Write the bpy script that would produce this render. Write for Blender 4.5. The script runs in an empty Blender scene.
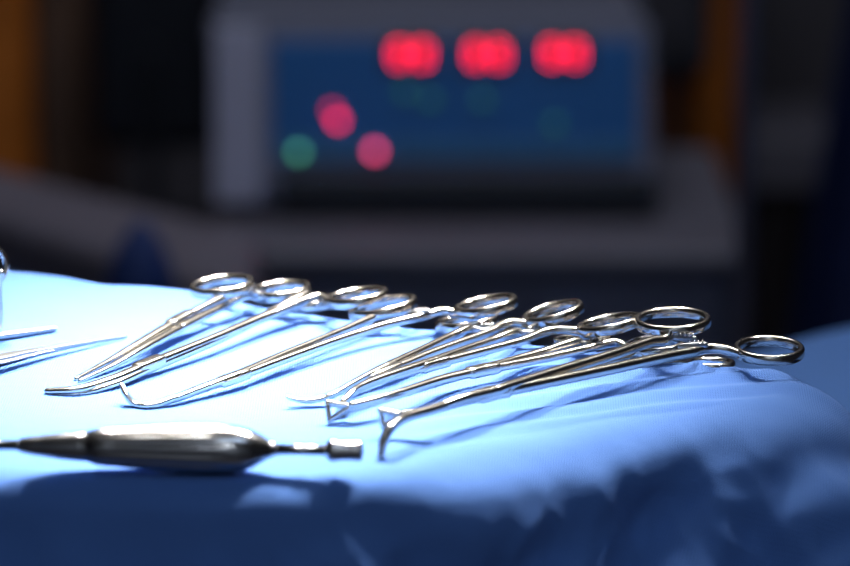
import bpy, bmesh, math, random
from mathutils import Vector, Matrix, noise
random.seed(4)
SC = bpy.context.scene
COL = SC.collection
R = math.radians

# ------------------------------------------------------------------ camera
FPX = 3450.0
PITCH = R(14.5)
CAM = Vector((0, 0, 1.376))
TOP = 0.95                      # height of the draped instrument table
FWD = Vector((0, math.cos(PITCH), -math.sin(PITCH)))
UP = Vector((0, math.sin(PITCH), math.cos(PITCH)))
RIGHT = Vector((1, 0, 0))


def ray(px, py):
    return FWD + RIGHT * ((px - 425) / FPX) - UP * ((py - 283) / FPX)


def on_z(px, py, z):            # point seen at a pixel, at height z (metres)
    d = ray(px, py)
    return CAM + d * ((z - CAM.z) / d.z)


def on_y(px, py, y):            # point seen at a pixel, at distance y
    d = ray(px, py)
    return CAM + d * (y / d.y)


def on_plane(px, py, p0, n):
    d = ray(px, py)
    return CAM + d * ((p0 - CAM).dot(n) / d.dot(n))


cam_data = bpy.data.cameras.new('camera')
cam = bpy.data.objects.new('camera', cam_data)
COL.objects.link(cam)
cam.location = CAM
cam.rotation_euler = (math.pi / 2 - PITCH, 0, 0)
cam_data.sensor_width = 36
cam_data.lens = FPX / 850 * 36
cam_data.clip_start = 0.05
cam_data.dof.use_dof = True
cam_data.dof.focus_distance = 1.535
cam_data.dof.aperture_fstop = cam_data.lens / 27.5
cam_data.dof.aperture_blades = 0
SC.camera = cam
SC.view_settings.view_transform = 'Standard'
SC.view_settings.look = 'None'
SC.view_settings.gamma = 1
SC.view_settings.exposure = 0
SC.view_settings.use_curve_mapping = False
SC.cycles.use_denoising = True
SC.cycles.sample_clamp_indirect = 8


# ------------------------------------------------------------------ materials
def mat(name, col, rough=.5, metal=0.0, emit=None, strength=0, spec=.5):
    m = bpy.data.materials.new(name)
    m.use_nodes = True
    b = m.node_tree.nodes['Principled BSDF']
    b.inputs['Base Color'].default_value = (*col, 1)
    b.inputs['Roughness'].default_value = rough
    b.inputs['Metallic'].default_value = metal
    b.inputs['Specular IOR Level'].default_value = spec
    if emit:
        b.inputs['Emission Color'].default_value = (*emit, 1)
        b.inputs['Emission Strength'].default_value = strength
    return m


def noisy(m, scale, amount, bump=0, coord='Object'):
    """vary the base colour and relief a little, procedurally"""
    nt = m.node_tree
    b = nt.nodes['Principled BSDF']
    tc = nt.nodes.new('ShaderNodeTexCoord')
    n = nt.nodes.new('ShaderNodeTexNoise')
    n.inputs['Scale'].default_value = scale
    n.inputs['Detail'].default_value = 4
    nt.links.new(tc.outputs[coord], n.inputs['Vector'])
    c = b.inputs['Base Color'].default_value[:3]
    r = nt.nodes.new('ShaderNodeValToRGB')
    r.color_ramp.elements[0].position = .3
    r.color_ramp.elements[1].position = .7
    r.color_ramp.elements[0].color = (*[v * (1 - amount) for v in c], 1)
    r.color_ramp.elements[1].color = (*[min(1, v * (1 + amount)) for v in c], 1)
    nt.links.new(n.outputs['Fac'], r.inputs['Fac'])
    nt.links.new(r.outputs['Color'], b.inputs['Base Color'])
    if bump:
        bp = nt.nodes.new('ShaderNodeBump')
        bp.inputs['Strength'].default_value = bump
        bp.inputs['Distance'].default_value = .002
        nt.links.new(n.outputs['Fac'], bp.inputs['Height'])
        nt.links.new(bp.outputs['Normal'], b.inputs['Normal'])
    return m


def steel_mat(name, col, rough):
    m = mat(name, col, rough, 1.0)
    nt = m.node_tree
    b = nt.nodes['Principled BSDF']
    tc = nt.nodes.new('ShaderNodeTexCoord')
    n = nt.nodes.new('ShaderNodeTexNoise')
    n.inputs['Scale'].default_value = 260
    n.inputs['Detail'].default_value = 3
    nt.links.new(tc.outputs['Object'], n.inputs['Vector'])
    mr = nt.nodes.new('ShaderNodeMapRange')
    mr.inputs['To Min'].default_value = rough * .96
    mr.inputs['To Max'].default_value = rough * 1.05
    nt.links.new(n.outputs['Fac'], mr.inputs['Value'])
    nt.links.new(mr.outputs['Result'], b.inputs['Roughness'])
    return m


def cloth_mat(name, col):
    """non-woven drape: blue with a tiny embossed dot grid, from the flat pattern's UVs (metres)"""
    m = mat(name, col, .75, 0, spec=.12)
    nt = m.node_tree
    N, L = nt.nodes, nt.links
    b = N['Principled BSDF']
    b.inputs['Sheen Weight'].default_value = .08
    uv = N.new('ShaderNodeUVMap')
    sep = N.new('ShaderNodeSeparateXYZ')
    L.new(uv.outputs['UV'], sep.inputs[0])

    def wave(sock, pitch):
        mu = N.new('ShaderNodeMath'); mu.operation = 'MULTIPLY'
        mu.inputs[1].default_value = 2 * math.pi / pitch
        L.new(sock, mu.inputs[0])
        s = N.new('ShaderNodeMath'); s.operation = 'SINE'
        L.new(mu.outputs[0], s.inputs[0])
        return s.outputs[0]
    a = wave(sep.outputs['X'], .00115)
    c = wave(sep.outputs['Y'], .0021)
    pr = N.new('ShaderNodeMath'); pr.operation = 'MULTIPLY'
    L.new(a, pr.inputs[0]); L.new(c, pr.inputs[1])
    ad = N.new('ShaderNodeMath'); ad.operation = 'MULTIPLY_ADD'
    L.new(a, ad.inputs[0]); ad.inputs[1].default_value = .7
    L.new(pr.outputs[0], ad.inputs[2])
    bp = N.new('ShaderNodeBump')
    bp.inputs['Strength'].default_value = .55
    bp.inputs['Distance'].default_value = .00022
    L.new(ad.outputs[0], bp.inputs['Height'])
    # soft crumple relief
    nz = N.new('ShaderNodeTexNoise')
    nz.inputs['Scale'].default_value = 45
    nz.inputs['Detail'].default_value = 3
    L.new(uv.outputs['UV'], nz.inputs['Vector'])
    bp2 = N.new('ShaderNodeBump')
    bp2.inputs['Strength'].default_value = .35
    bp2.inputs['Distance'].default_value = .002
    L.new(nz.outputs['Fac'], bp2.inputs['Height'])
    L.new(bp.outputs['Normal'], bp2.inputs['Normal'])
    L.new(bp2.outputs['Normal'], b.inputs['Normal'])
    mr = N.new('ShaderNodeMapRange')
    mr.inputs['From Min'].default_value = -1.5
    mr.inputs['From Max'].default_value = 1.5
    mr.inputs['To Min'].default_value = .88
    mr.inputs['To Max'].default_value = 1.1
    L.new(ad.outputs[0], mr.inputs['Value'])
    mx = N.new('ShaderNodeVectorMath'); mx.operation = 'SCALE'
    mx.inputs[0].default_value = col
    L.new(mr.outputs['Result'], mx.inputs['Scale'])
    L.new(mx.outputs[0], b.inputs['Base Color'])
    return m


M = {
    'steel': steel_mat('polished_steel', (.70, .65, .58), .19),
    'steel_ring': steel_mat('ring_steel', (.68, .62, .55), .18),
    'steel_satin': steel_mat('satin_steel', (.52, .51, .50), .2),
    'steel_dull': steel_mat('dull_steel', (.45, .45, .45), .3),
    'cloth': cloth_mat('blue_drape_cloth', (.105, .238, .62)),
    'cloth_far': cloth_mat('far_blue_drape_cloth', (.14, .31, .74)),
    'casing': noisy(mat('grey_casing', (.17, .18, .25), .5), 30, .05),
    'grip': noisy(mat('pale_grip', (.46, .46, .60), .5), 30, .04),
    'bezel': noisy(mat('bezel_plastic', (.22, .23, .32), .5), 30, .05),
    'panel': noisy(mat('blue_panel', (.012, .15, .46), .4), 20, .06),
    'panel_strip': noisy(mat('pale_panel_strip', (.04, .19, .40), .4), 20, .06),
    'window_dark': mat('red_filter', (.05, .02, .05), .2),
    'black': noisy(mat('black_plastic', (.012, .014, .022), .5), 30, .1),
    'foot': mat('rubber', (.02, .02, .02), .8),
    'trolley': noisy(mat('grey_enamel', (.155, .15, .19), .45), 12, .06),
    'trolley_front': noisy(mat('grey_front', (.24, .235, .30), .5), 12, .06),
    'mattress': noisy(mat('grey_vinyl', (.19, .17, .21), .55), 14, .08, .2),
    'dark_frame': noisy(mat('dark_frame', (.03, .025, .03), .5), 14, .1),
    'wood': noisy(mat('orange_wood', (.75, .21, .022), .5), 6, .25),
    'wood_brown': noisy(mat('brown_wood', (.17, .095, .06), .5), 6, .2),
    'navy': noisy(mat('navy_fabric', (.006, .016, .085), .85), 40, .15, .3),
    'blue_bag': noisy(mat('blue_plastic', (.022, .05, .19), .5), 30, .1),
    'grey_fabric': noisy(mat('charcoal_fabric', (.06, .058, .075), .8), 30, .15, .3),
    'pole': mat('pole_metal', (.30, .28, .33), .4, .6),
    'wall': noisy(mat('wall_paint', (.10, .095, .115), .7), 5, .06),
    'bounce_wall': noisy(mat('pale_bounce_paint', (.5, .53, .58), .7), 5, .04),  # pale so the unseen front wall bounces added light onto the steel
    'ceiling': noisy(mat('ceiling_paint', (.5, .47, .43), .8), 5, .04),
    'floor': noisy(mat('floor_vinyl', (.09, .085, .10), .45), 7, .12),
    'red': mat('red_led', (.2, 0, 0), .4, emit=(1, .02, .09), strength=5),
    'red_dim': mat('dim_red_led', (.2, 0, 0), .4, emit=(1, .012, .09), strength=2.0),
    'red_digit': mat('red_digit_led', (.2, 0, 0), .4, emit=(1, .010, .055), strength=5.4),
    'pink': mat('pink_led', (.2, 0, .03), .4, emit=(1, .06, .19), strength=4.2),
    'green': mat('green_led', (0, .1, .04), .4, emit=(.10, .50, .28), strength=1.9),
    'green_dim': mat('dim_green_led', (0, .1, .04), .4, emit=(.05, .28, .16), strength=.55),
}


# ------------------------------------------------------------------ object helpers
def link_mesh(name, verts, faces, m, parent=None, loc=None, smooth=True, uvs=None):
    """verts in world coordinates; origin goes to loc (or to the parent's place)"""
    o0 = Vector(loc) if loc is not None else (parent['_o'] if parent else Vector((0, 0, 0)))
    o0 = Vector(o0)
    me = bpy.data.meshes.new(name)
    me.from_pydata([tuple(Vector(v) - o0) for v in verts], [], faces)
    bm = bmesh.new(); bm.from_mesh(me)
    bmesh.ops.recalc_face_normals(bm, faces=bm.faces)
    bm.to_mesh(me); bm.free()
    me.materials.append(m)
    for p in me.polygons:
        p.use_smooth = smooth
    if uvs is not None:
        ul = me.uv_layers.new(name='UVMap')
        for l in me.loops:
            ul.data[l.index].uv = uvs[l.vertex_index]
    o = bpy.data.objects.new(name, me)
    COL.objects.link(o)
    if parent:
        o.parent = parent_obj(parent)
    o.location = (0, 0, 0) if parent else o0
    return o


class T(dict):
    pass


def parent_obj(t):
    return t['obj']


def thing(name, label, cat, loc, group=None):
    o = bpy.data.objects.new(name, None)
    COL.objects.link(o)
    o.empty_display_size = .02
    o.location = loc
    o['label'] = label
    o['category'] = cat
    if group:
        o['group'] = group
    return T(obj=o, _o=Vector(loc))


def sub(t, o):
    """a handle to hang sub-parts under part o of thing t"""
    return T(obj=o, _o=t['_o'])


def tag(o, label, cat, group=None):
    o['label'] = label
    o['category'] = cat
    if group:
        o['group'] = group
    return o


def catmull(P, n):
    """P: list of tuples; returns interpolated tuples"""
    out = []
    Q = [P[0]] + list(P) + [P[-1]]
    for i in range(1, len(Q) - 2):
        p0, p1, p2, p3 = Q[i - 1], Q[i], Q[i + 1], Q[i + 2]
        d = math.dist(p1[:3], p2[:3])
        # chord-limited tangents keep uneven spacing from overshooting
        def tang(a, b, c):
            la, lb = max(1e-6, math.dist(a[:3], b[:3])), max(1e-6, math.dist(b[:3], c[:3]))
            return [((y - x) / la * lb + (z - y) / lb * la) / (la + lb) for x, y, z in zip(a, b, c)]
        m1 = tang(p0, p1, p2) if i > 1 else [(y - x) / max(d, 1e-6) for x, y in zip(p1, p2)]
        m2 = tang(p1, p2, p3) if i < len(Q) - 3 else [(y - x) / max(d, 1e-6) for x, y in zip(p1, p2)]
        for k in range(n):
            t = k / n
            h00, h10 = 2*t**3 - 3*t**2 + 1, t**3 - 2*t**2 + t
            h01, h11 = -2*t**3 + 3*t**2, t**3 - t**2
            out.append(tuple(h00*a + h10*d*ta + h01*b + h11*d*tb for a, b, ta, tb in zip(p1, p2, m1, m2)))
    out.append(tuple(P[-1]))
    return out


def sgnpow(v, e):
    return math.copysign(abs(v) ** e, v)


def sweep(P, n=6, seg=18, power=.75, round_ends=True, ref=Vector((0, 0, 1)), closed=False):
    """sweep a super-ellipse along P = [(x,y,z,width,height)] (metres) -> verts, faces"""
    Q = list(P) if closed else catmull(P, n)
    pts = [Vector(q[:3]) for q in Q]
    W = [q[3] for q in Q]
    H = [q[4] for q in Q]
    k = len(pts)
    rings = []
    if not closed and round_ends:
        # domed ends
        def cap(i, j):
            t = (pts[i] - pts[j]).normalized()
            r = min(W[i], H[i]) / 2
            return [(pts[i] + t * r * math.sin(a), W[i] * math.cos(a), H[i] * math.cos(a)) for a in (R(80), R(55), R(28))]
        a, b = cap(0, 1), cap(-1, -2)
        pts = [c[0] for c in a] + pts + [c[0] for c in reversed(b)]
        W = [c[1] for c in a] + W + [c[1] for c in reversed(b)]
        H = [c[2] for c in a] + H + [c[2] for c in reversed(b)]
        k = len(pts)
    verts, faces = [], []
    side = None
    for i in range(k):
        if closed:
            t = (pts[(i + 1) % k] - pts[i - 1]).normalized()
        else:
            t = (pts[min(k - 1, i + 1)] - pts[max(0, i - 1)]).normalized()
        s = t.cross(ref)
        if s.length < .35 and side is not None:
            s = side - t * side.dot(t)
        s.normalize()
        if side is not None and s.dot(side) < 0:
            s = -s
        side = s
        u = s.cross(t).normalized()
        for j in range(seg):
            a = 2 * math.pi * j / seg
            verts.append(pts[i] + s * (W[i] / 2 * sgnpow(math.cos(a), power)) + u * (H[i] / 2 * sgnpow(math.sin(a), power)))
    for i in range(k if closed else k - 1):
        for j in range(seg):
            a, b = i * seg + j, i * seg + (j + 1) % seg
            c, d = ((i + 1) % k) * seg + (j + 1) % seg, ((i + 1) % k) * seg + j
            faces.append((a, b, c, d))
    if not closed:
        faces.append(tuple(range(seg)))
        faces.append(tuple((k - 1) * seg + j for j in range(seg)))
    return verts, faces


def box_vf(c, sx, sy, sz, rot=None):
    vs = []
    for z in (-1, 1):
        for y in (-1, 1):
            for x in (-1, 1):
                v = Vector((x * sx / 2, y * sy / 2, z * sz / 2))
                if rot is not None:
                    v = rot @ v
                vs.append(Vector(c) + v)
    return vs, [(0, 1, 3, 2), (4, 5, 7, 6), (0, 1, 5, 4), (2, 3, 7, 6), (0, 2, 6, 4), (1, 3, 7, 5)]


def merge(*vf):
    V, F = [], []
    for v, f in vf:
        o = len(V)
        V += list(v)
        F += [tuple(i + o for i in q) for q in f]
    return V, F


def bevel(o, w, seg=3):
    md = o.modifiers.new('bevel', 'BEVEL')
    md.width = w
    md.segments = seg
    md.limit_method = 'ANGLE'
    for p in o.data.polygons:
        p.use_smooth = True
    md2 = o.modifiers.new('wn', 'WEIGHTED_NORMAL')
    md2.keep_sharp = True
    return o


def lathe_vf(axis0, axis1, prof, seg=32, flute=None):
    """profile [(t 0..1, radius)] around the axis"""
    a, b = Vector(axis0), Vector(axis1)
    t = (b - a).normalized()
    s = t.cross(Vector((0, 0, 1))).normalized()
    u = s.cross(t)
    V, F = [], []
    for (q, r) in prof:
        for j in range(seg):
            an = 2 * math.pi * j / seg
            rr = r
            if flute:
                rr = r * (1 - flute(q) * (.5 + .5 * math.cos(an * 14)) ** 2)
            V.append(a + (b - a) * q + s * rr * math.cos(an) + u * rr * math.sin(an))
    k = len(prof)
    for i in range(k - 1):
        for j in range(seg):
            F.append((i * seg + j, i * seg + (j + 1) % seg, (i + 1) * seg + (j + 1) % seg, (i + 1) * seg + j))
    F.append(tuple(range(seg)))
    F.append(tuple((k - 1) * seg + j for j in range(seg)))
    return V, F


# ------------------------------------------------------------------ the blue drape
RIM = [(-420, 264), (-200, 268), (-60, 273), (20, 278), (60, 281), (92, 286), (130, 287), (180, 292), (243, 307), (283, 313), (312, 318), (359, 325), (393, 329),
       (434, 334), (456, 337), (500, 342), (541, 346), (600, 353), (640, 358), (690, 364), (732, 367.5), (760, 372), (778, 379),
       (782, 389), (765, 397), (735, 403), (690, 409), (620, 418), (540, 432), (450, 452), (370, 467),
       (250, 475), (120, 472), (0, 466), (-150, 467), (-300, 470), (-400, 466), (-455, 400), (-460, 300)]


def drape():
    B = [on_z(x, y, TOP) for x, y in RIM]
    B2 = catmull([tuple(p) for p in B] + [tuple(B[0])], 10)
    # even resampling, denser at the front and the right-hand corner
    pts = [Vector(p) for p in B2]
    L = [0]
    for i in range(1, len(pts)):
        L.append(L[-1] + (pts[i] - pts[i - 1]).length)
    total = L[-1]
    n = 760
    bd = []
    j = 0
    for i in range(n):
        s = total * i / n
        while L[j + 1] < s:
            j += 1
        f = (s - L[j]) / max(1e-9, L[j + 1] - L[j])
        bd.append(pts[j].lerp(pts[j + 1], f))
    # smooth the outline
    for _ in range(14):
        bd = [(bd[i - 1] + bd[i] * 2 + bd[(i + 1) % n]) / 4 for i in range(n)]
    nor = []
    cx = sum((p for p in bd), Vector()) / n
    ctr = on_z(240, 385, TOP)
    for i in range(n):
        t = bd[(i + 3) % n] - bd[i - 3]
        q = Vector((t.y, -t.x, 0)).normalized()
        if q.dot(bd[i] - ctr) < 0:
            q = -q
        nor.append(q)
    for _ in range(20):
        nor = [(nor[i - 1] + nor[i] * 2 + nor[(i + 1) % n]).normalized() for i in range(n)]
    inner = 110
    hang_s = []
    s = 0
    while s < 1.25:
        s += .0022 if s < .16 else (.006 if s < .3 else .04)
        hang_s.append(s)
    V, UVS = [], []

    def topz(p):
        # shallow lie of the cloth on the table top
        q = Vector((p.x, p.y, 0))
        z = .0016 * (noise.noise(q * 9 + Vector((3, 1, 0))) )
        # soft creases running along the right part of the top
        r = p.x * .36 - p.y * .93 + .012 * noise.noise(q * 14)
        am = max(0, min(1, (p.x + .03) / .08))
        z += am * .0011 * math.sin(r * 330 + 3 * noise.noise(q * 7))
        # bunched cloth toward the back left
        bl = max(0, min(1, (-.13 - p.x) / .10)) * max(0, min(1, (p.y - 1.50) / .09))
        z += bl * (.0025 + .004 * noise.noise(q * 17 + Vector((9, 2, 0))))
        return z

    for r in range(inner):
        k = (r / (inner - 1)) ** .8
        for i in range(n):
            p = ctr + (bd[i] - ctr) * k
            V.append(Vector((p.x, p.y, TOP + topz(p))))
            UVS.append((p.x, p.y))
    # per-outline slope of the hanging part
    amax, rad = [], []
    cor = on_z(790, 386, TOP)
    for i in range(n):
        q = nor[i]
        back = max(0, q.y)
        d = (bd[i] - cor).length
        c = math.exp(-(d / .05) ** 2)
        a = R(76) * (1 - c) + R(48) * c
        a = a * (1 - back) + R(78) * back
        amax.append(a)
        lf = max(0, min(1, (bd[i].x + .03) / .12))
        rad.append((.018 + .018 * lf) * (1 - back) + .030 * back)
    for s in hang_s:
        for i in range(n):
            a_end = amax[i]
            arc = rad[i] * a_end
            if s < arc:
                a = s / rad[i]
                out, drop = rad[i] * math.sin(a), rad[i] * (1 - math.cos(a))
            else:
                a = a_end
                e = s - arc
                # below a hand's breadth the cloth hangs steeper
                e1 = min(e, .16)
                e2 = e - e1
                out = rad[i] * math.sin(a) + e1 * math.cos(a) + e2 * math.cos(R(86))
                drop = rad[i] * (1 - math.cos(a)) + e1 * math.sin(a) + e2 * math.sin(R(86))
            rest = bd[i] + nor[i] * s
            q = Vector((rest.x, rest.y, 0))
            amp = max(0, min(1, (s - .009) / .05))
            amp = amp * amp * (3 - 2 * amp)
            front = max(0, min(1, .5 - nor[i].y * .9))
            w1 = noise.noise(Vector((q.x * 13 + q.y * 9, q.y * 12 - q.x * 6, 2.3)))
            w2 = noise.noise(Vector((q.x * 34 - q.y * 14, q.y * 22 + q.x * 8, 7.1)))
            w3 = 1 - abs(noise.noise(Vector((q.x * 24 + q.y * 16, q.y * 14 - q.x * 9, 4.4)))) * 2
            w4 = 1 - abs(noise.noise(Vector((q.x * 58 + q.y * 31, q.y * 37 - q.x * 22, 9.7)))) * 2
            rt = max(0, min(1, (q.x + .10) / .14))
            f = amp * front * (.35 + .65 * rt) * (.018 * w1 + .008 * w2 + (.0035) * w3 + .0018 * w4)
            # fold that fans out from the corner
            nv = Vector((nor[i].x * math.sin(a), nor[i].y * math.sin(a), math.cos(a)))
            p = bd[i] + nor[i] * out
            p = Vector((p.x, p.y, TOP + topz(bd[i]) - drop)) + nv * f
            if p.z < .004:
                p.z = .004 + .0
            V.append(p)
            UVS.append((rest.x, rest.y))
    F = []
    rows = inner + len(hang_s)
    for r in range(1 if inner else 0, rows):
        if r == 1:
            pass
        for i in range(n):
            a, b = (r - 1) * n + i, (r - 1) * n + (i + 1) % n
            c, d = r * n + (i + 1) % n, r * n + i
            if r == 1:
                F.append((i, c, d)) if False else F.append((a, c, d))
            else:
                F.append((a, b, c, d))
    me_o = link_mesh('surgical_drape', V, F, M['cloth'], loc=(ctr.x, ctr.y, 0), uvs=UVS)
    bm = bmesh.new(); bm.from_mesh(me_o.data)
    bmesh.ops.remove_doubles(bm, verts=bm.verts, dist=1e-6)
    bmesh.ops.recalc_face_normals(bm, faces=bm.faces)
    bm.to_mesh(me_o.data); bm.free()
    tag(me_o, 'crumpled light blue drape under the steel instruments, in the foreground', 'drape')
    return me_o


drape()


# ------------------------------------------------------------------ instruments
def P(px, py, h, w, t):
    """point of an arm: seen at a pixel, h mm above the table top, section w x t mm"""
    q = on_z(px, py, TOP + h / 1000)
    return (q.x, q.y, q.z, w * .98 / 1000, t * 1.0 / 1000)


def ring_geo(cx, cy, a, b, tilt, h):
    """circle that is seen as an ellipse of half axes a, b (px), leaning by tilt degrees in the view"""
    c = on_z(cx, cy, TOP + h / 1000)
    view = (CAM - c).normalized()
    th = R(tilt)
    e1 = (RIGHT * math.cos(th) + UP * math.sin(th))
    e2 = (-RIGHT * math.sin(th) + UP * math.cos(th))
    e2 = (e2 - view * e2.dot(view)).normalized()
    r = min(.9, b / a)
    nrm = (view * r + e2 * math.sqrt(1 - r * r)).normalized()
    e1 = (e1 - nrm * e1.dot(nrm)).normalized()
    e3 = nrm.cross(e1).normalized()
    dist = (c - CAM).dot(FWD)
    rad = a * dist / FPX
    return c, e1, e3, nrm, rad


def ring_point(g, ang):
    c, e1, e3, nrm, rad = g
    return c + e1 * rad * math.cos(R(ang)) + e3 * rad * math.sin(R(ang))


def ring_vf(g, wr=3.3, wt=5.2, squash=1.0):
    c, e1, e3, nrm, rad = g
    pts = []
    k = 72
    for i in range(k):
        a = 2 * math.pi * i / k
        p = c + e1 * rad * math.cos(a) + e3 * rad * math.sin(a) * squash
        pts.append((p.x, p.y, p.z, wr / 1000, wt / 1000))
    return sweep(pts, closed=True, seg=16, power=.8, ref=nrm)


def ratchet_vf(pts, teeth=4, w=2.1, t=2.8):
    """toothed bar; pts = [(px,py,h)...]"""
    L = [P(x, y, h, w, t) for x, y, h in pts]
    V, F = sweep(L, n=4, seg=12, power=.5)
    a, b = Vector(L[0][:3]), Vector(L[-1][:3])
    d = (b - a)
    l = d.length
    d.normalize()
    side = d.cross(Vector((0, 0, 1))).normalized()
    up = side.cross(d)
    parts = [(V, F)]
    for i in range(teeth):
        c = a + d * l * (.3 + .65 * i / teeth)
        s, hh = .0011, .0016
        e = l * .5 / teeth
        base = up * (t / 2000 - .0004)
        vs = []
        for sg in (-1, 1):
            o = side * sg * s
            vs += [c + base + o, c + base + d * e + o, c + base + up * hh + d * e * .9 + o]
        parts.append((vs, [(0, 1, 2), (3, 4, 5), (0, 1, 4, 3), (1, 2, 5, 4), (0, 2, 5, 3)]))
    return merge(*parts)


def clamp(label, arms, rings, ratchets, screw, group='steel clamps fanned out on the drape', name='surgical_clamp', extra=None, mat_=None):
    """arms: [(points, split index, ring or None, attach angle)]"""
    m = mat_ or M['steel']
    s = on_z(screw[0], screw[1], TOP)
    t = thing(name, label, 'clamp', (s.x, s.y, TOP), group)
    geos = [ring_geo(r[0], r[1] + (1.8 if r[0] > 660 else 3.2), r[2], r[3] - 1.3, r[4], r[5]) for r in rings]
    for pts, k, ri, ang in arms:
        L = [P(*p) for p in pts]
        if ri is not None:
            g = geos[ri]
            q = ring_point(g, ang)
            L.append((q.x, q.y, q.z, .0036, .0038))
        if k:
            V, F = sweep(L[:k + 1], n=10)
            link_mesh('jaw', V, F, m, t)
            V, F = sweep(L[k:], n=10)
        else:
            V, F = sweep(L, n=10)
        link_mesh('shank', V, F, m, t)
    for i, g in enumerate(geos):
        V, F = ring_vf(g)
        link_mesh('finger_ring', V, F, M['steel_ring'], t)
    for r in ratchets:
        V, F = ratchet_vf(r)
        link_mesh('ratchet', V, F, M['steel_dull'], t)
    # box lock: the sleeve where the two halves cross
    pts, k = arms[0][0], arms[0][1]
    if k:
        L = [P(*p) for p in pts]
        c0 = Vector(L[k][:3])
        d0 = (Vector(L[k - 1][:3]) - c0).normalized()
        d1 = (Vector(L[k + 1][:3]) - c0).normalized()
        wd, th = L[k][3] + .0011, L[k][4] + .0010
        V, F = sweep([(*(c0 + d0 * .008), wd, th), (*c0, wd, th), (*(c0 + d1 * .007), wd, th)], n=4, power=.5)
        link_mesh('box_lock', V, F, m, t)
    # pivot screw: short domed cylinder on the box lock
    p = on_z(screw[0], screw[1], TOP + screw[2] / 1000)
    V, F = lathe_vf(p + Vector((0, 0, -.0020)), p + Vector((0, 0, .0030)),
                    [(0, .0001), (.01, .0019), (.8, .0019), (.95, .0014), (1, .0001)], 20)
    link_mesh('pivot_screw', V, F, M['steel_dull'], t)
    if extra:
        extra(t)
    return t


def frame_jaw(t, corners, w=2.3, th=2.4):
    """open triangular jaw: bars through pixel corners"""
    L = [P(x, y, h, w, th) for x, y, h in corners]
    parts = []
    for i in range(len(L)):
        a, b = L[i], L[(i + 1) % len(L)]
        parts.append(sweep([a, b], n=3, seg=12, power=.7))
    V, F = merge(*parts)
    o = link_mesh('open_jaw', V, F, M['steel'], t)
    o['label'] = 'open triangular tip'
    return o


# leftmost clamp of the fan
clamp('leftmost clamp of the fan with both rings open, behind the longer one',
      [([(76, 379, 1.5, 2, 2), (110, 360.5, 3, 3.4, 2.6), (137, 345, 5, 4.6, 3.6), (180, 319.5, 8, 5, 4), (220, 299, 11, 4.6, 4), (237, 291, 12, 4.2, 4), (246, 287, 12.6, 3.8, 4)], 3, 0, -4),
       ([(80, 381, 1.5, 2, 2), (112, 366, 3, 3.4, 2.6), (140, 350, 5, 4.6, 3.6), (180, 328, 6, 5, 4), (225, 305, 7.5, 4.8, 4), (246, 295.5, 8.5, 4.6, 4.2)], 3, 1, 190)],
      [(222, 283.5, 29.5, 8.2, 7, 13), (281, 288, 27, 7.2, 6, 9)],
      [[(243, 291, 11), (256, 294, 10), (266, 296, 9)]],
      (152, 340, 8))

# second
clamp('second clamp of the fan from the left, long straight shanks lying close together, blunt tip',
      [([(47, 391, 2.2, 3.6, 2.6), (75, 389.5, 3.2, 4.8, 3.2), (105, 381.5, 4.2, 4.8, 3.6), (150, 364, 5.5, 5.2, 4.2), (210, 340, 7, 4.6, 4.2), (280, 311, 9, 4.6, 4.2), (321, 297, 11, 4.6, 4.2)], 3, 0, 200),
       ([(49, 394, .8, 3, 2.2), (78, 393.3, 1.4, 4.2, 2.6), (108, 385.5, 2.6, 4.4, 3.2), (152, 367, 4, 5, 4), (215, 340.5, 6, 4.6, 4), (272, 312, 8.5, 4.4, 4), (306, 294, 10.5, 4.2, 4)], 3, 1, 200)],
      [(357, 294.5, 28.5, 6.6, 9, 12), (308, 300, 24, 5.4, 6, 6)],
      [[(300, 297, 9), (310, 298, 9), (318, 298, 9)]],
      (149, 362.5, 8.5))

# third: hooked tip
clamp('third clamp of the fan, thin tip hooked upward to the left',
      [([(121, 384.5, 9, 1.6, 1.8), (126.5, 396, 5, 2.4, 2.4), (134, 403.5, 2, 3, 2.6), (146, 405.5, 1.6, 3.4, 2.8), (171, 400, 2.4, 3.8, 3), (199, 390, 3.6, 4.2, 3.4), (235, 377.5, 5, 4.6, 3.8), (300, 353.5, 6.5, 4, 3.8), (333, 341.5, 7.4, 4, 3.8), (386, 325, 8.6, 4, 4), (430, 314, 9.6, 4, 4), (441, 311, 10, 4.2, 4), (457, 313.5, 9.5, 4.2, 4)], 6, 0, 245),
       ([(123, 386, 7.6, 1.4, 1.6), (129, 398, 3.6, 2.2, 2), (136, 404.5, 1.2, 2.8, 2.4), (148, 405.8, 1.2, 3, 2.6), (172, 399, 3, 3.4, 2.8), (200, 388.5, 4.4, 4, 3.2), (236, 375.5, 6, 4.4, 3.6), (282, 355.5, 6.5, 3.6, 3.6), (315, 342, 7, 3.6, 3.6), (360, 323, 8, 3.8, 3.6), (383, 313, 9, 4.2, 4)], 6, 1, 262)],
      [(486, 303, 29, 7.0, 11, 13), (383, 304.5, 32, 7.2, 12, 9)],
      [[(388, 314, 9), (400, 314, 9), (412, 309.5, 10)], [(409, 314.5, 10), (418, 313, 11), (428, 311, 11.5)]],
      (233, 377.5, 7))

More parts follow.
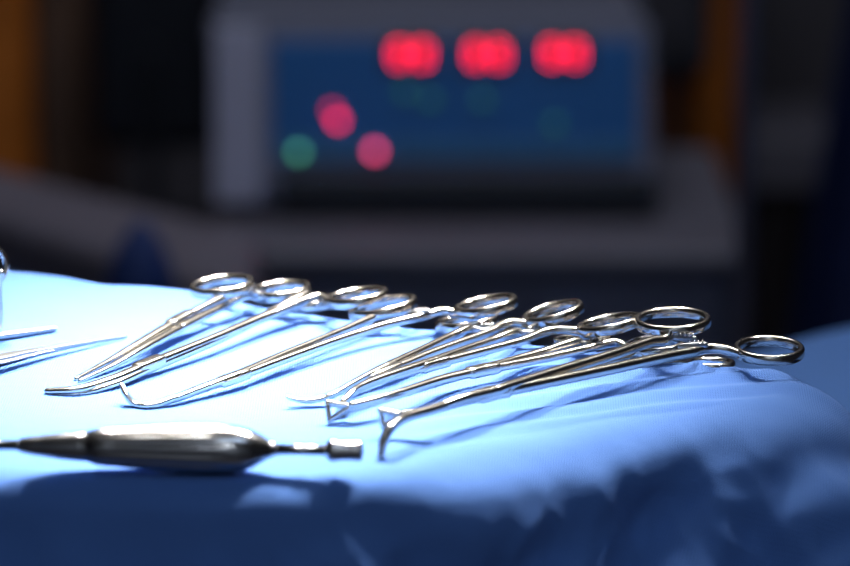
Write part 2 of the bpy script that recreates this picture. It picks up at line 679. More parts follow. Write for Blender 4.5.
# fourth: curved tip
clamp('fourth clamp of the fan, fine curved tip just left of the open triangle',
      [([(288, 397.3, 4, 1.4, 1.5), (298, 400, 2.6, 2.2, 2), (313, 400.2, 2.2, 2.8, 2.4), (327, 397, 3, 3.2, 2.6), (341, 391, 4, 3.6, 3), (365, 379.5, 5.2, 4, 3.4), (388, 370.5, 6.4, 4.4, 3.6), (434, 352, 7.4, 3.8, 3.6), (490, 331.5, 8.8, 3.8, 3.6), (512, 322.5, 10, 4.2, 4), (530, 324, 9.6, 4.2, 4)], 6, 0, 262),
       ([(290, 398.6, 2.6, 1.2, 1.2), (300, 401, 1.4, 1.8, 1.8), (314, 401, 1.4, 2.2, 2), (329, 396, 3.6, 2.8, 2.4), (343, 388.5, 5, 3.2, 2.6), (366, 376, 6.6, 3.4, 3), (384, 367, 7.6, 4, 3.2), (428, 347, 8, 3.6, 3.6), (450, 336.5, 8.4, 3.8, 3.6), (469, 327.3, 9, 4.2, 4)], 6, 1, 250)],
      [(553, 310.5, 28.5, 7.6, 15, 13), (467, 319.5, 29, 6.2, 8, 5)],
      [[(474, 329, 8.5), (484, 331, 8), (495, 327.5, 9)]],
      (386, 372.5, 8))

# fifth: down-bent jaw and notched lock
clamp('fifth clamp of the fan, bent jaw ending behind the open triangle, notched lock',
      [([(338, 412, 1.2, 2, 2.2), (341, 405, 4.5, 2.6, 2.6), (348, 396, 7, 3.2, 3), (359, 388.5, 7.8, 3.6, 3.4), (372, 382.8, 8, 4, 3.6), (400, 374, 8, 4.4, 3.8), (434, 364, 7.6, 4.8, 4.2), (490, 349.5, 7.6, 3.8, 3.8), (520, 341.5, 8, 3.8, 3.8), (560, 329.5, 9.5, 4.2, 4), (577, 331, 9, 4.2, 4)], 6, 0, 250),
       ([(341, 411, 1.6, 1.8, 2), (344, 403.5, 5, 2.2, 2.2), (350.5, 394, 7.8, 2.8, 2.6), (361, 386, 8.8, 3.2, 3), (374, 380.5, 9.2, 3.4, 3.2), (400, 371.5, 9.4, 4, 3.4), (433, 361, 9, 4.4, 3.8), (462, 350.5, 8.6, 3.4, 3.4), (490, 341, 8.4, 3.6, 3.4), (517, 332.3, 8.6, 4.2, 4)], 6, 1, 255)],
      [(609, 321.5, 30, 6.6, 11, 13), (530, 326.5, 27, 5.4, 9, 4)],
      [[(521, 333, 8), (532, 333, 7.6), (543, 329, 8)]],
      (431, 363, 9.5))

# sixth: triangle tip
clamp('sixth clamp of the fan, open triangular tip standing on the drape behind the front clamp',
      [([(352, 405, 8, 3.2, 3.4), (375, 399.5, 8.2, 3.6, 3.4), (411, 389, 8, 4.2, 3.6), (440, 380, 7.6, 4.8, 4), (483, 370, 6.8, 5, 4.2), (528, 361.5, 6.2, 4, 3.8), (564, 354, 6.2, 4, 3.8), (595, 346.8, 6.8, 4, 3.8), (616, 342.5, 7.4, 4.2, 4)], 4, 0, 215),
       ([(351, 409.5, 5, 2.6, 3), (378, 401.5, 7, 3, 3), (412, 391, 7, 3.4, 3.2), (441, 381.5, 6.6, 4, 3.6), (484, 368.5, 7.6, 4.4, 3.8), (520, 358, 7, 3.8, 3.4), (546, 351, 7.2, 3.8, 3.6), (579, 342.3, 8, 4.2, 4)], 4, 1, 255)],
      [(655, 343.5, 28, 8, 4, 6), (583, 338.5, 27, 5.2, 4, 4)],
      [[(583, 343.5, 7), (593, 345.5, 6.6), (604, 341.5, 7.2)]],
      (482, 367.5, 9),
      extra=lambda t: (frame_jaw(t, [(327.5, 402.5, 8.5), (329, 420.5, 1.2), (351, 406.5, 7)]),
                       frame_jaw(t, [(332, 419, 1.2), (345, 416.5, 1.5), (350.5, 409, 5)], 2, 2)))

# hidden short clamp below the front one
clamp('short clamp mostly hidden beneath the shanks of the frontmost clamp',
      [([(536, 382, 2.2, 1.8, 1.8), (552, 378, 2.4, 2.6, 2.2), (570, 373, 2.6, 3, 2.6), (600, 364.5, 3.2, 2.6, 2.6), (633, 356, 3.6, 2.8, 2.8), (650, 354, 3.4, 2.8, 2.8)], 2, None, 0),
       ([(537, 384, 1.6, 1.8, 1.8), (554, 380, 1.8, 2.6, 2.2), (572, 375.5, 2, 3, 2.6), (610, 369, 2, 2.6, 2.6), (655, 364, 1.6, 2.8, 2.8), (676, 362.5, 1.4, 3, 3)], 2, 0, 185)],
      [(711, 364, 21, 4.6, 0, -2.5)],
      [[(636, 357, 3), (650, 357, 3), (666, 354.5, 3.4)]],
      (570, 373.5, 4))

# frontmost clamp
clamp('frontmost clamp of the fan, hooked jaw resting on the drape and two rings at right',
      [([(381, 456.5, 1.4, 2.8, 3.6), (384, 440, 8, 3.4, 4), (389, 430.5, 11.5, 3.6, 4), (396, 423.5, 13, 3.8, 4.2), (410, 416, 13.4, 4.2, 4.2), (431, 409.8, 13.2, 4.6, 4.4), (449, 404.3, 13, 4.8, 4.6), (493, 393, 12.4, 5.4, 5), (560, 379.5, 11.2, 4.8, 4.8), (613, 368.5, 10.4, 4.6, 4.8), (648, 360.8, 10, 4.6, 4.8), (690, 352.3, 9.6, 4.6, 4.8), (713, 348.3, 9.6, 4.8, 4.8), (727, 350, 9, 4.8, 4.6)], 7, 1, 203),
       ([(402, 414.5, 10.5, 3.2, 3.4), (418, 411.5, 11.8, 3.2, 3.2), (438, 407.5, 13, 3.4, 3.2), (450, 402.5, 14, 4.2, 3.8), (495, 390.5, 14, 4.8, 4.4), (549, 374, 13.6, 4.4, 4.6), (590, 361.5, 13.6, 4.4, 4.6), (613, 354.5, 13.6, 4.4, 4.6), (650, 342, 14, 4.6, 4.8), (668, 336.5, 14.6, 4.8, 4.8)], 4, 0, 262)],
      [(672.5, 320, 35, 11.0, 1, 17), (769, 348.8, 32.2, 11.2, -2, 8)],
      [[(671, 336.5, 14.5), (684, 338.5, 14), (695, 339, 14.4)], [(680, 347, 11), (692, 345.5, 12), (706, 345, 12)]],
      (494, 390.5, 17),
      extra=lambda t: frame_jaw(t, [(380.5, 410.5, 11.5), (382.5, 427, 4.5), (402.5, 415, 9.5)]))


# fluted handle lying in front
def front_tool():
    y0 = on_z(200, 473, TOP).y
    def ax(px):
        dd = ray(px, 448)
        return on_y(px, 448, y0).x
    z = TOP + .0100
    a0, a1 = Vector((ax(-90), y0 + .004, z + .0012)), Vector((ax(364), y0 - .002, z))
    L = a1.x - a0.x
    def q(px):
        return (ax(px) - a0.x) / L
    k = 1.42 / FPX          # metres per pixel there
    t = thing('fluted_instrument', 'steel instrument with a fat fluted handle lying on the drape in front', 'surgical instrument', (a0.x + L * .6, y0, TOP))
    hp = [(18, 2), (19, 6.5), (24, 8), (40, 10.4), (58, 12.9), (76, 14.6), (89, 15.8), (92, 16.9), (120, 19.9), (150, 22), (180, 23.8), (205, 24.6), (225, 24.2), (240, 22.2), (252, 18.5), (262, 13.5), (270, 9), (276, 6), (277, 2)]
    cv = catmull([(x, r, 0) for x, r in hp], 6)
    def fl(u):
        px = u
        lo = q(80); hi = q(236)
        return .045 * max(0, min(1, (u - lo) / .12)) * max(0, min(1, (hi - u) / .06))
    V, F = lathe_vf(a0, a1, [(q(c[0]), max(.0002, c[1] * k)) for c in cv], 112, fl)
    link_mesh('handle', V, F, M['steel_satin'], t)
    V, F = lathe_vf(a0, a1, [(q(-90), .0005), (q(-89.5), 5 * k), (q(19), 5.4 * k), (q(19.5), .0005)], 28)
    link_mesh('rod', V, F, M['steel_satin'], t)
    V, F = lathe_vf(a0, a1, [(q(274), .0005), (q(274.5), 5.6 * k), (q(300), 5.2 * k), (q(329), 5.4 * k), (q(329.5), .0005)], 28)
    link_mesh('rod', V, F, M['steel_satin'], t)
    tip = [(324, 1), (325, 6), (328, 9), (331, 11), (334, 11.2), (340, 9.8), (350, 9.6), (358, 10.4), (361, 10.2), (362.5, 8), (363, 5), (358, 4.6), (358, .5)]
    V, F = lathe_vf(a0, a1, [(q(x), r * k) for x, r in tip], 36)
    link_mesh('end_cap', V, F, M['steel_satin'], t)


front_tool()


# thumb forceps at the left edge
def thumb_forceps():
    c = on_z(20, 356, TOP)
    t = thing('thumb_forceps', 'slim tapering forceps entering from the left edge, thin tip to the right', 'forceps', (c.x, c.y, TOP))
    up = [(-200, 398, 9, 9, 1.6), (-120, 381, 9, 9.5, 1.6), (-40, 362, 8, 9.5, 1.6), (0, 356.5, 7, 8.5, 1.6), (25, 352, 6, 6, 1.6), (60, 346.5, 4.5, 3.2, 1.5), (95, 341, 3, 1.8, 1.3), (126, 336, 1.6, 1, 1)]
    dn = [(-200, 401, 7, 9, 1.6), (-120, 386, 3.5, 9.5, 1.6), (-40, 369, 2, 9.5, 1.6), (0, 361, 1.8, 8.5, 1.6), (25, 355.5, 1.6, 6, 1.5), (60, 348.5, 1.4, 3, 1.4), (95, 341.8, 1.2, 1.8, 1.2), (126, 336.6, .8, 1, 1)]
    for a in (up, dn):
        V, F = sweep([P(*p) for p in a], n=8, power=.6)
        link_mesh('leaf', V, F, M['steel_dull'], t)
    V, F = sweep([P(-215, 403, 8, 8, 4.4), P(-190, 397, 8, 9, 4.8)], n=4, power=.6)
    link_mesh('heel', V, F, M['steel_dull'], t)


thumb_forceps()


# clamp at the left edge, one ring standing up
def edge_clamp():
    c = on_z(0, 336, TOP)
    t = thing('surgical_clamp', 'clamp cut off by the left edge, its ring standing upright', 'clamp', (c.x, c.y, TOP))
    V, F = sweep([P(55, 328.5, 2, 2.4, 2.2), P(30, 332, 2.4, 3.6, 2.8), P(0, 336, 3, 4.6, 3.4), P(-40, 341, 4, 5, 4)], n=8)
    link_mesh('jaw', V, F, M['steel_dull'], t)
    V, F = sweep([P(53, 330, 1, 2.2, 2), P(28, 334, 1.4, 3.4, 2.6), P(-2, 338, 2, 4.4, 3), P(-42, 343.5, 2.6, 5, 4)], n=8)
    link_mesh('jaw', V, F, M['steel_dull'], t)
    b = on_z(-20, 338, TOP)
    V, F = sweep([P(-40, 341, 4, 5, 4), P(-90, 349, 6, 4.6, 4), P(-150, 358, 8, 4.4, 4)], n=8)
    link_mesh('shank', V, F, M['steel'], t)
    y = b.y
    def u(px, py, w, h):
        q = on_y(px, py, y)
        return (q.x, q.y, q.z, w / 1000, h / 1000)
    V, F = sweep([P(-40, 342, 4, 5, 4), u(-16, 337, 4, 4), u(-4, 331, 4, 4), u(-.8, 318, 4, 4), u(-1.2, 300, 3.6, 3.8), u(-1.2, 285, 3.4, 3.6), u(1, 272, 3.2, 3.4)], n=8)
    link_mesh('shank', V, F, M['steel'], t)
    c2 = on_y(-18.5, 266, y)
    rad = 25 * (c2 - CAM).dot(FWD) / FPX
    nrm = Vector((.35, -1, .2)).normalized()
    e1 = Vector((1, .35, 0)).normalized()
    e3 = nrm.cross(e1).normalized()
    g = (c2, e1, e3, nrm, rad)
    V, F = ring_vf(g, 3, 4.2, .86)
    link_mesh('finger_ring', V, F, M['steel_ring'], t)
    g2 = ring_geo(-180, 362, 28, 8, 10, 8)
    V, F = ring_vf(g2)
    link_mesh('finger_ring', V, F, M['steel_ring'], t)
    p = on_z(-40, 341, TOP + .006)
    V, F = lathe_vf(p, p + Vector((0, 0, .002)), [(0, .0019), (.8, .0019), (1, .0008)], 20)
    link_mesh('pivot_screw', V, F, M['steel_dull'], t)


edge_clamp()


# ------------------------------------------------------------------ second draped table behind, right
def far_drape():
    z0 = .80
    n, rows = 70, 90
    # far edge of its top runs from lower left to upper right in the view
    a, b = on_z(690, 371, z0), on_z(900, 320, z0)
    d = (b - a)
    d.z = 0
    L = d.length
    d.normalize()
    nn = Vector((d.y, -d.x, 0))
    if nn.y > 0:
        nn = -nn
    W, H = L + .5, .62
    V, F, UV = [], [], []
    for j in range(rows + 1):
        for i in range(n + 1):
            s = i / n * W - .02
            v = j / rows * (H + 1.5) - .75
            p = a + d * s
            rr = .035
            z = z0
            x = p
            if v < 0:        # hangs down behind
                e = -v
                ang = min(e / rr, R(84))
                e2 = max(0, e - rr * R(84))
                q = -nn * (rr * math.sin(ang) + e2 * math.cos(R(84)))
                z -= rr * (1 - math.cos(ang)) + e2 * math.sin(R(84))
                x = p + q
            elif v > H:
                e = v - H
                ang = min(e / rr, R(84))
                e2 = max(0, e - rr * R(84))
                x = p + nn * (H + rr * math.sin(ang) + e2 * math.cos(R(84)))
                z -= rr * (1 - math.cos(ang)) + e2 * math.sin(R(84))
            else:
                x = p + nn * v
            z += .006 * noise.noise(Vector((s * 7, v * 7, 1.2)))
            V.append(Vector((x.x, x.y, max(z, .004))))
            UV.append((s, v))
    for j in range(rows):
        for i in range(n):
            k = j * (n + 1) + i
            F.append((k, k + 1, k + n + 2, k + n + 1))
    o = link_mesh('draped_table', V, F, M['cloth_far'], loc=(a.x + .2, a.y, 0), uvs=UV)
    tag(o, 'blurred second blue draped table behind the right-hand ring', 'draped table')


far_drape()


# ------------------------------------------------------------------ device with red displays
YD = 3.40


def monitor():
    c = on_y(437, 212, YD)
    t = thing('electrosurgical_unit', 'blurred grey device with blue panel, red number displays and lamps', 'medical device', (c.x, c.y + .1, c.z))
    # casing: front outline in the view, depth behind
    depth = .26
    lean = .045
    # front face corners
    bl, br = on_y(228, 208, YD), on_y(660, 186, YD)
    br.z = bl.z
    br = Vector((on_y(662, 190, YD).x, YD, bl.z))
    tl, tr = on_y(206, 26, YD + lean), on_y(648, 18, YD + lean)
    tr.z = tl.z = (tl.z + tr.z) / 2
    tilt = (tl - bl)
    back = Vector((0, depth, 0))
    V = [bl, br, tr, tl, bl + back, br + back, tr + back + Vector((0, -.03, 0)), tl + back + Vector((0, -.03, 0))]
    F = [(0, 1, 2, 3), (4, 5, 6, 7), (0, 1, 5, 4), (3, 2, 6, 7), (0, 3, 7, 4), (1, 2, 6, 5)]
    o = link_mesh('casing', V, F, M['casing'], t)
    bevel(o, .012, 4)
    ux = Vector((1, 0, 0))
    uz = (tl - bl).normalized()
    uz.x = 0
    uz.normalize()
    un = ux.cross(uz)
    if un.y > 0:
        un = -un

    def fp(px, py, off):      # point on the sloping front, off metres out
        q = on_plane(px, py, bl, un)
        return q + un * off

    def plate(name, x0, y0, x1, y1, off, th, m, parent=None, bev=.003):
        a, b = fp(x0, y1, off), fp(x1, y1, off)
        c_, d_ = fp(x1, y0, off), fp(x0, y0, off)
        fr = [a, b, c_, d_]
        bk = [v - un * th for v in fr]
        o = link_mesh(name, fr + bk, [(0, 1, 2, 3), (4, 5, 6, 7), (0, 1, 5, 4), (1, 2, 6, 5), (2, 3, 7, 6), (3, 0, 4, 7)], m, parent or t, smooth=False)
        if bev:
            bevel(o, bev, 2)
        return o
    bez = plate('bezel', 258, 22, 652, 184, .006, .012, M['bezel'])
    g = plate('side_grip', 214, 26, 262, 204, .008, .012, M['grip'])
    g['label'] = 'pale grey left side of the front'
    pan = plate('control_panel', 272, 40, 638, 160, .010, .008, M['panel'])
    plate('panel_strip', 276, 140, 634, 160, .012, .004, M['panel_strip'], sub(t, pan), .001)
    plate('base_recess', 280, 175, 656, 209, .009, .012, M['black'])
    # seven-segment displays
    SEG = {'0': 'abcdef', '3': 'abgcd', '5': 'afgcd', '8': 'abcdefg', '6': 'afgedc', '2': 'abged', '9': 'abcdfg'}

    def display(cx, cy, text):
        w = plate('number_display', cx - 27, cy - 16, cx + 27, cy + 16, .013, .006, M['window_dark'], None, .001)
        par = sub(t, w)
        n = len(text)
        for i, ch in enumerate(text):
            ox = cx + (i - (n - 1) / 2) * 23
            parts = []
            hw, hh, th = 4.6, 8.2, 3.0
            segs = {'a': (0, -hh, 1), 'g': (0, 0, 1), 'd': (0, hh, 1), 'f': (-hw, -hh / 2, 0), 'b': (hw, -hh / 2, 0), 'e': (-hw, hh / 2, 0), 'c': (hw, hh / 2, 0)}
            for s in SEG[ch]:
                x, y, hor = segs[s]
                if hor:
                    x0, x1, y0, y1 = ox + x - hw + 1, ox + x + hw - 1, cy + y - th / 2, cy + y + th / 2
                else:
                    x0, x1, y0, y1 = ox + x - th / 2, ox + x + th / 2, cy + y - hh / 2 + 1, cy + y + hh / 2 - 1
                A = [fp(x0, y1, .0145), fp(x1, y1, .0145), fp(x1, y0, .0145), fp(x0, y0, .0145)]
                A += [v - un * .002 for v in A]
                parts.append((A, [(0, 1, 2, 3), (4, 5, 6, 7), (0, 1, 5, 4), (1, 2, 6, 5), (2, 3, 7, 6), (3, 0, 4, 7)]))
            V, F = merge(*parts)
            link_mesh('digit', V, F, M['red_digit'], par, smooth=False)
    display(411, 55, '88')
    display(487, 55, '88')
    display(563, 54, '88')

    def lamp(px, py, r, m, label=None):
        c0 = fp(px, py, .0105)
        k = 3.62 / FPX
        V, F = lathe_vf(c0, c0 + un * .006, [(0, r * k), (.6, r * k), (.9, r * k * .85), (1, r * k * .2)], 24)
        o = link_mesh('indicator_lamp', V, F, m, t)
        if label:
            o['label'] = label
    lamp(332.7, 111, 4.0, M['red_dim'], 'dim red lamp')
    lamp(338, 121, 4.2, M['red'], 'red lamp')
    lamp(375, 151.5, 4.6, M['pink'], 'pink lamp')
    lamp(299, 152.5, 4.6, M['green'], 'green lamp')
    for x, y in ((405, 92), (430, 100), (482, 100), (554, 124)):
        lamp(x, y, 4.4, M['green_dim'], 'dim green lamp')
    for x in (262, 628):
        p = Vector((on_y(x, 208, YD).x, YD + .03, bl.z))
        V, F = lathe_vf(p + Vector((0, 0, -.012)), p + Vector((0, 0, .002)), [(0, .014), (.2, .016), (1, .016)], 20)
        link_mesh('foot', V, F, M['foot'], t)
        p = p + Vector((0, .18, 0))
        V, F = lathe_vf(p + Vector((0, 0, -.012)), p + Vector((0, 0, .002)), [(0, .014), (.2, .016), (1, .016)], 20)
        link_mesh('foot', V, F, M['foot'], t)
    return bl.z - .012


ZS = monitor()


def boxobj(name, x0, x1, y0, y1, z0, z1, m, parent=None, loc=None, bev=.006):
    V, F = box_vf(((x0 + x1) / 2, (y0 + y1) / 2, (z0 + z1) / 2), x1 - x0, y1 - y0, z1 - z0)
    o = link_mesh(name, V, F, m, parent, loc, smooth=False)
    if bev:
        bevel(o, bev, 2)
    return o


# trolley below the device
def trolley():
    x0, x1 = on_y(205, 230, 3.30).x, on_y(752, 230, 3.30).x
    t = thing('equipment_trolley', 'blurred grey trolley carrying the device with the red displays', 'trolley', ((x0 + x1) / 2, 3.5, 0))
    boxobj('top_shelf', x0, x1, 3.27, 3.75, ZS - .03, ZS, M['trolley'], t, bev=.01)
    dr = boxobj('drawer', x0 + .03, x1 - .03, 3.29, 3.72, ZS - .20, ZS - .032, M['trolley_front'], t, bev=.008)
    boxobj('handle', (x0 + x1) / 2 - .07, (x0 + x1) / 2 + .07, 3.275, 3.289, ZS - .105, ZS - .09, M['black'], sub(t, dr), bev=.003)
    boxobj('bottom_shelf', x0, x1, 3.29, 3.73, .10, .13, M['trolley'], t, bev=.01)
    for x in (x0 + .02, x1 - .02):
        for y in (3.31, 3.70):
            boxobj('post', x - .014, x + .014, y - .014, y + .014, .09, ZS - .02, M['trolley'], t, bev=.003)
            V, F = lathe_vf((x - .012, y, .045), (x + .012, y, .045), [(0, .02), (.1, .045), (.9, .045), (1, .02)], 24)
            link_mesh('castor', V, F, M['foot'], t)
            boxobj('castor_fork', x - .016, x + .016, y - .01, y + .01, .05, .10, M['black'], t, bev=.002)


trolley()


# padded couch at left, running away to the upper left
def couch():
    zt = .60
    a, b = on_z(250, 292, zt - .0), on_z(-60, 196, zt)
    c_, d_ = on_z(265, 232, zt), on_z(-60, 150, zt)
    cx = (a + b + c_ + d_) / 4
    t = thing('padded_couch', 'blurred grey padded couch at left running back beside the trolley', 'couch', (cx.x, cx.y, 0))

    def slab(name, z0, z1, grow, m, bev):
        vs = []
        ctr = (a + b + c_ + d_) / 4
        for z in (z0, z1):
            for p in (a, b, d_, c_):
                v = ctr + (p - ctr) * grow
                vs.append(Vector((v.x, v.y, z)))
        o = link_mesh(name, vs, [(0, 1, 2, 3), (4, 5, 6, 7), (0, 1, 5, 4), (1, 2, 6, 5), (2, 3, 7, 6), (3, 0, 4, 7)], m, t)
        bevel(o, bev, 4)
    slab('mattress', zt - .07, zt, 1.0, M['mattress'], .02)
    slab('bed_frame', zt - .12, zt - .071, .95, M['dark_frame'], .006)
    ctr = (a + b + c_ + d_) / 4
    for p in (a, b, c_, d_):
        v = ctr + (p - ctr) * .86
        V, F = lathe_vf((v.x, v.y, 0), (v.x + .0001, v.y, zt - .118), [(0, .02), (.03, .024), (.04, .018), (1, .018)], 16)
        link_mesh('leg', V, F, M['dark_frame'], t)


couch()


# ------------------------------------------------------------------ further background
def curtain():
    y = 3.55
    V, F = [], []
    cols, rows = 60, 20
    for j in range(rows + 1):
        z = .02 + 2.2 * j / rows
        for i in range(cols + 1):
            s = i / cols
            xl = on_y(792, 320, y).x + (z - .40) * .14
            x = xl + s * 1.1
            V.append(Vector((x, y + .035 * math.sin(s * 46) + .01 * math.sin(s * 17 + z * 2), z)))
    for j in range(rows):
        for i in range(cols):
            k = j * (cols + 1) + i
            F.append((k, k + 1, k + cols + 2, k + cols + 1))
    o = link_mesh('hanging_curtain', V, F, M['navy'], loc=(.95, y, .02))
    sd = o.modifiers.new('solid', 'SOLIDIFY')
    sd.thickness = .004
    tag(o, 'blurred dark navy curtain hanging at the right edge', 'curtain')


curtain()


def pole():
    y = 3.0
    x = on_y(745, 200, y).x
    t = thing('drip_stand', 'thin blurred metal stand pole between the trolley and the navy curtain', 'drip stand', (x, y, 0))
    V, F = lathe_vf((x, y, .06), (x + .0002, y, 1.9), [(0, .008), (1, .008)], 20)
    link_mesh('pole', V, F, M['pole'], t)
    for k in range(5):
        a = 2 * math.pi * k / 5 + .3
        e = (x +   .2 * math.cos(a), y + .2 * math.sin(a), .05)
        V, F = sweep([(x, y, .09, .022, .018), (*e, .018, .014)], n=4)
        link_mesh('leg', V, F, M['pole'], t)
        V, F = lathe_vf((e[0] - .01, e[1], .025), (e[0] + .01, e[1], .025), [(0, .024), (1, .024)], 18)
        link_mesh('castor', V, F, M['foot'], t)
    for s in (-1, 1):
        V, F = sweep([(x, y, 1.86, .006, .006), (x + s * .06, y, 1.9, .006, .006), (x + s * .09, y, 1.87, .006, .006), (x + s * .1, y, 1.9, .006, .006)], n=5)
        link_mesh('hook', V, F, M['pole'], t)


pole()


def cabinet(label, x0, x1, y0, y1, h, m, doors=2):
    t = thing('base_cabinet', label, 'cabinet', ((x0 + x1) / 2, (y0 + y1) / 2, 0), 'wooden cabinets along the back wall')
    boxobj('carcass', x0, x1, y0 + .02, y1, .0, h, m, t, bev=.004)
    w = (x1 - x0) / doors
    for i in range(doors):
        d = boxobj('door', x0 + i * w + .004, x0 + (i + 1) * w - .004, y0, y0 + .019, .08, h - .02, m, t, bev=.004)
        hx = x0 + (i + 1) * w - .04
        V, F = lathe_vf((hx, y0 - .02, h - .2), (hx + .0001, y0 - .02, h - .08), [(0, .006), (1, .006)], 12)
        link_mesh('handle', V, F, M['pole'], sub(t, d))


YC = 4.35
cabinet('blurred orange wooden cabinet at the upper left edge', on_y(-260, 0, YC).x, on_y(28, 0, YC).x, YC, YC + .5, .85, M['wood'], 1)
cabinet('blurred brown wooden cabinet just right of the orange one at upper left', on_y(31, 0, YC).x, on_y(80, 0, YC).x, YC + .02, YC + .5, .85, M['wood_brown'], 1)
cabinet('blurred orange wooden cabinet right of the device, before the stand pole', on_y(610, 0, YC).x, on_y(738, 0, YC).x, YC, YC + .5, .85, M['wood'], 1)


# dark seat-like shape in front of the left cabinets
def office_chair(label, px, y, seat_z, w, h, m):
    x = on_y(px, 100, y).x
    t = thing('swivel_chair', label, 'chair', (x, y, 0))
    o = boxobj('seat', x - w / 2, x + w / 2, y - .22, y + .2, seat_z - .07, seat_z, m, t, bev=.03)
    o = boxobj('backrest', x - w / 2 * .95, x + w / 2 * .95, y + .2, y + .26, seat_z + (.13 if h > .45 else .06), seat_z + h, m, t, bev=.03)
    boxobj('back_bracket', x - .008, x + .008, y + .17, y + .2, seat_z - .05, seat_z + .2, M['black'], t, bev=.004)
    V, F = lathe_vf((x, y, .08), (x + .0001, y, seat_z - .06), [(0, .028), (.5, .028), (.51, .02), (1, .02)], 18)
    link_mesh('gas_column', V, F, M['black'], t)
    for k in range(5):
        a = 2 * math.pi * k / 5
        e = (x + .25 * math.cos(a), y + .25 * math.sin(a), .06)
        V, F = sweep([(x, y, .11, .04, .03), (*e, .03, .02)], n=4)
        link_mesh('base_arm', V, F, M['black'], t)
        V, F = lathe_vf((e[0] - .012, e[1], .026), (e[0] + .012, e[1], .026), [(0, .026), (1, .026)], 18)
        link_mesh('castor', V, F, M['foot'], t)


office_chair('blurred black chair left of the device', 140, 3.98, .40, .17, .42, M['black'])
office_chair('blurred charcoal chair behind the right end of the device', 682, 4.02, .41, .11, .52, M['grey_fabric'])


# grey side unit at right behind the pole
def side_unit():
    y = 4.42
    x0, x1 = on_y(746, 150, y).x, on_y(835, 150, y).x
    zt = on_y(770, 130, y).z
    t = thing('side_table', 'blurred low grey table behind the stand pole at right', 'table', ((x0 + x1) / 2, y + .1, 0))
    boxobj('tabletop', x0, x1, y - .06, y + .20, zt - .07, zt, M['trolley'], t, bev=.006)
    for x in (x0 + .03, x1 - .03):
        for yy in (y - .03, y + .17):
            boxobj('leg', x - .012, x + .012, yy - .012, yy + .012, 0, zt - .065, M['dark_frame'], t, bev=.002)


side_unit()

# blue bin bag / sack hanging at the couch end
def sack():
    y = 2.95
    c = on_y(142, 262, y)
    V, F = [], []
    prof = [(0, .06), (.05, .10), (.3, .12), (.6, .09), (.85, .07), (.96, .045), (1, .012)]
    cv = catmull([(a, b, 0) for a, b in prof], 5)
    seg = 40
    zt = on_y(142, 222, y).z
    for q, r, _ in cv:
        for j in range(seg):
            an = 2 * math.pi * j / seg
            rr = r * .5 * (1 + .10 * math.sin(an * 5 + q * 4) + .06 * math.sin(an * 9))
            V.append(Vector((c.x + rr * math.cos(an), y + rr * math.sin(an), zt * q)))
    k = len(cv)
    for i in range(k - 1):
        for j in range(seg):
            F.append((i * seg + j, i * seg + (j + 1) % seg, (i + 1) * seg + (j + 1) % seg, (i + 1) * seg + j))
    F.append(tuple(range(seg))); F.append(tuple((k - 1) * seg + j for j in range(seg)))
    o = link_mesh('plastic_sack', V, F, M['blue_bag'], loc=(c.x, y, 0))
    tag(o, 'blurred dark blue sack standing in front of the grey couch', 'sack')


sack()


# ------------------------------------------------------------------ room shell
def struct(name, x0, x1, y0, y1, z0, z1, m):
    V, F = box_vf(((x0 + x1) / 2, (y0 + y1) / 2, (z0 + z1) / 2), x1 - x0, y1 - y0, z1 - z0)
    o = link_mesh(name, V, F, m, loc=((x0 + x1) / 2, (y0 + y1) / 2, z0), smooth=False)
    o['kind'] = 'structure'
    return o


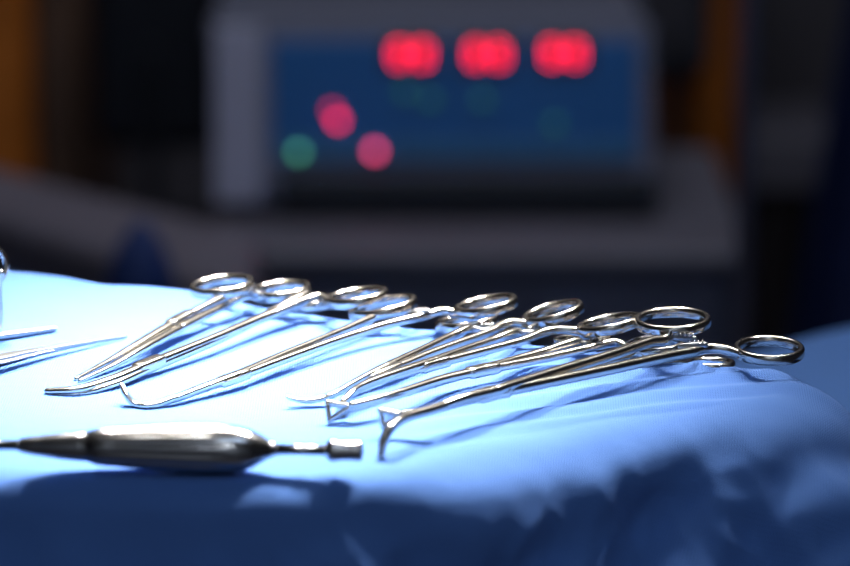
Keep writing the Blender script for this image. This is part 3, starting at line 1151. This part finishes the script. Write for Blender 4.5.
struct('floor', -3, 3, -2.5, 5.1, -.1, 0, M['floor'])
struct('ceiling', -3, 3, -2.5, 5.1, 2.9, 3.0, M['ceiling'])
struct('wall_back', -3, 3, 5.0, 5.1, 0, 2.9, M['wall'])
struct('wall_front', -3, 3, -2.6, -2.5, 0, 2.9, M['bounce_wall'])
struct('wall_left', -3.1, -3, -2.5, 5.1, 0, 2.9, M['wall'])
struct('wall_right', 3, 3.1, -2.5, 5.1, 0, 2.9, M['wall'])


# ------------------------------------------------------------------ lights
def spot(name, loc, target, energy, size, blend, radius, col):
    l = bpy.data.lights.new(name, 'SPOT')
    l.energy = energy
    l.spot_size = R(size)
    l.spot_blend = blend
    l.shadow_soft_size = radius
    l.color = col
    o = bpy.data.objects.new(name, l)
    COL.objects.link(o)
    o.location = loc
    o.rotation_euler = (Vector(target) - Vector(loc)).to_track_quat('-Z', 'Y').to_euler()
    return o


def area(name, loc, target, energy, sx, sy, col):
    l = bpy.data.lights.new(name, 'AREA')
    l.shape = 'RECTANGLE'
    l.size, l.size_y = sx, sy
    l.energy = energy
    l.color = col
    o = bpy.data.objects.new(name, l)
    COL.objects.link(o)
    o.location = loc
    o.rotation_euler = (Vector(target) - Vector(loc)).to_track_quat('-Z', 'Y').to_euler()
    return o


pool = on_z(212, 362, TOP)
spot('operating_lamp_beam', (pool.x + .42, pool.y + .52, TOP + 1.1), pool, 740, 14.2, 1.0, .17, (1, .97, .93))
spot('operating_lamp_beam', (pool.x - .08, pool.y + .62, TOP + 1.1), pool, 740, 14.2, 1.0, .17, (1, .97, .93))
spot('second_operating_lamp', (.14, 2.0, 2.3), on_z(500, 380, TOP), 25, 75, 1.0, .28, (1, .95, .88))
area('background_fill', (0, 3.0, 2.85), (0, 3.3, 0), 13.5, 1.2, .6, (.86, .9, 1))  # unseen area light added to brighten the background
area('front_fill', (.4, .4, 2.85), (.2, 1.0, 0), 6, 1.2, .6, (.55, .72, 1))  # unseen bluish fill added to lift the front of the drape

area('camera_side_fill', (0, -1.5, 2.85), (0, -2.3, .9), 26, 1.2, .6, (.8, .88, 1))  # unseen light added on the wall behind the camera, for steel reflections

w = bpy.data.worlds.new('world')
w.use_nodes = True
w.node_tree.nodes['Background'].inputs[0].default_value = (.01, .011, .014, 1)
SC.world = w
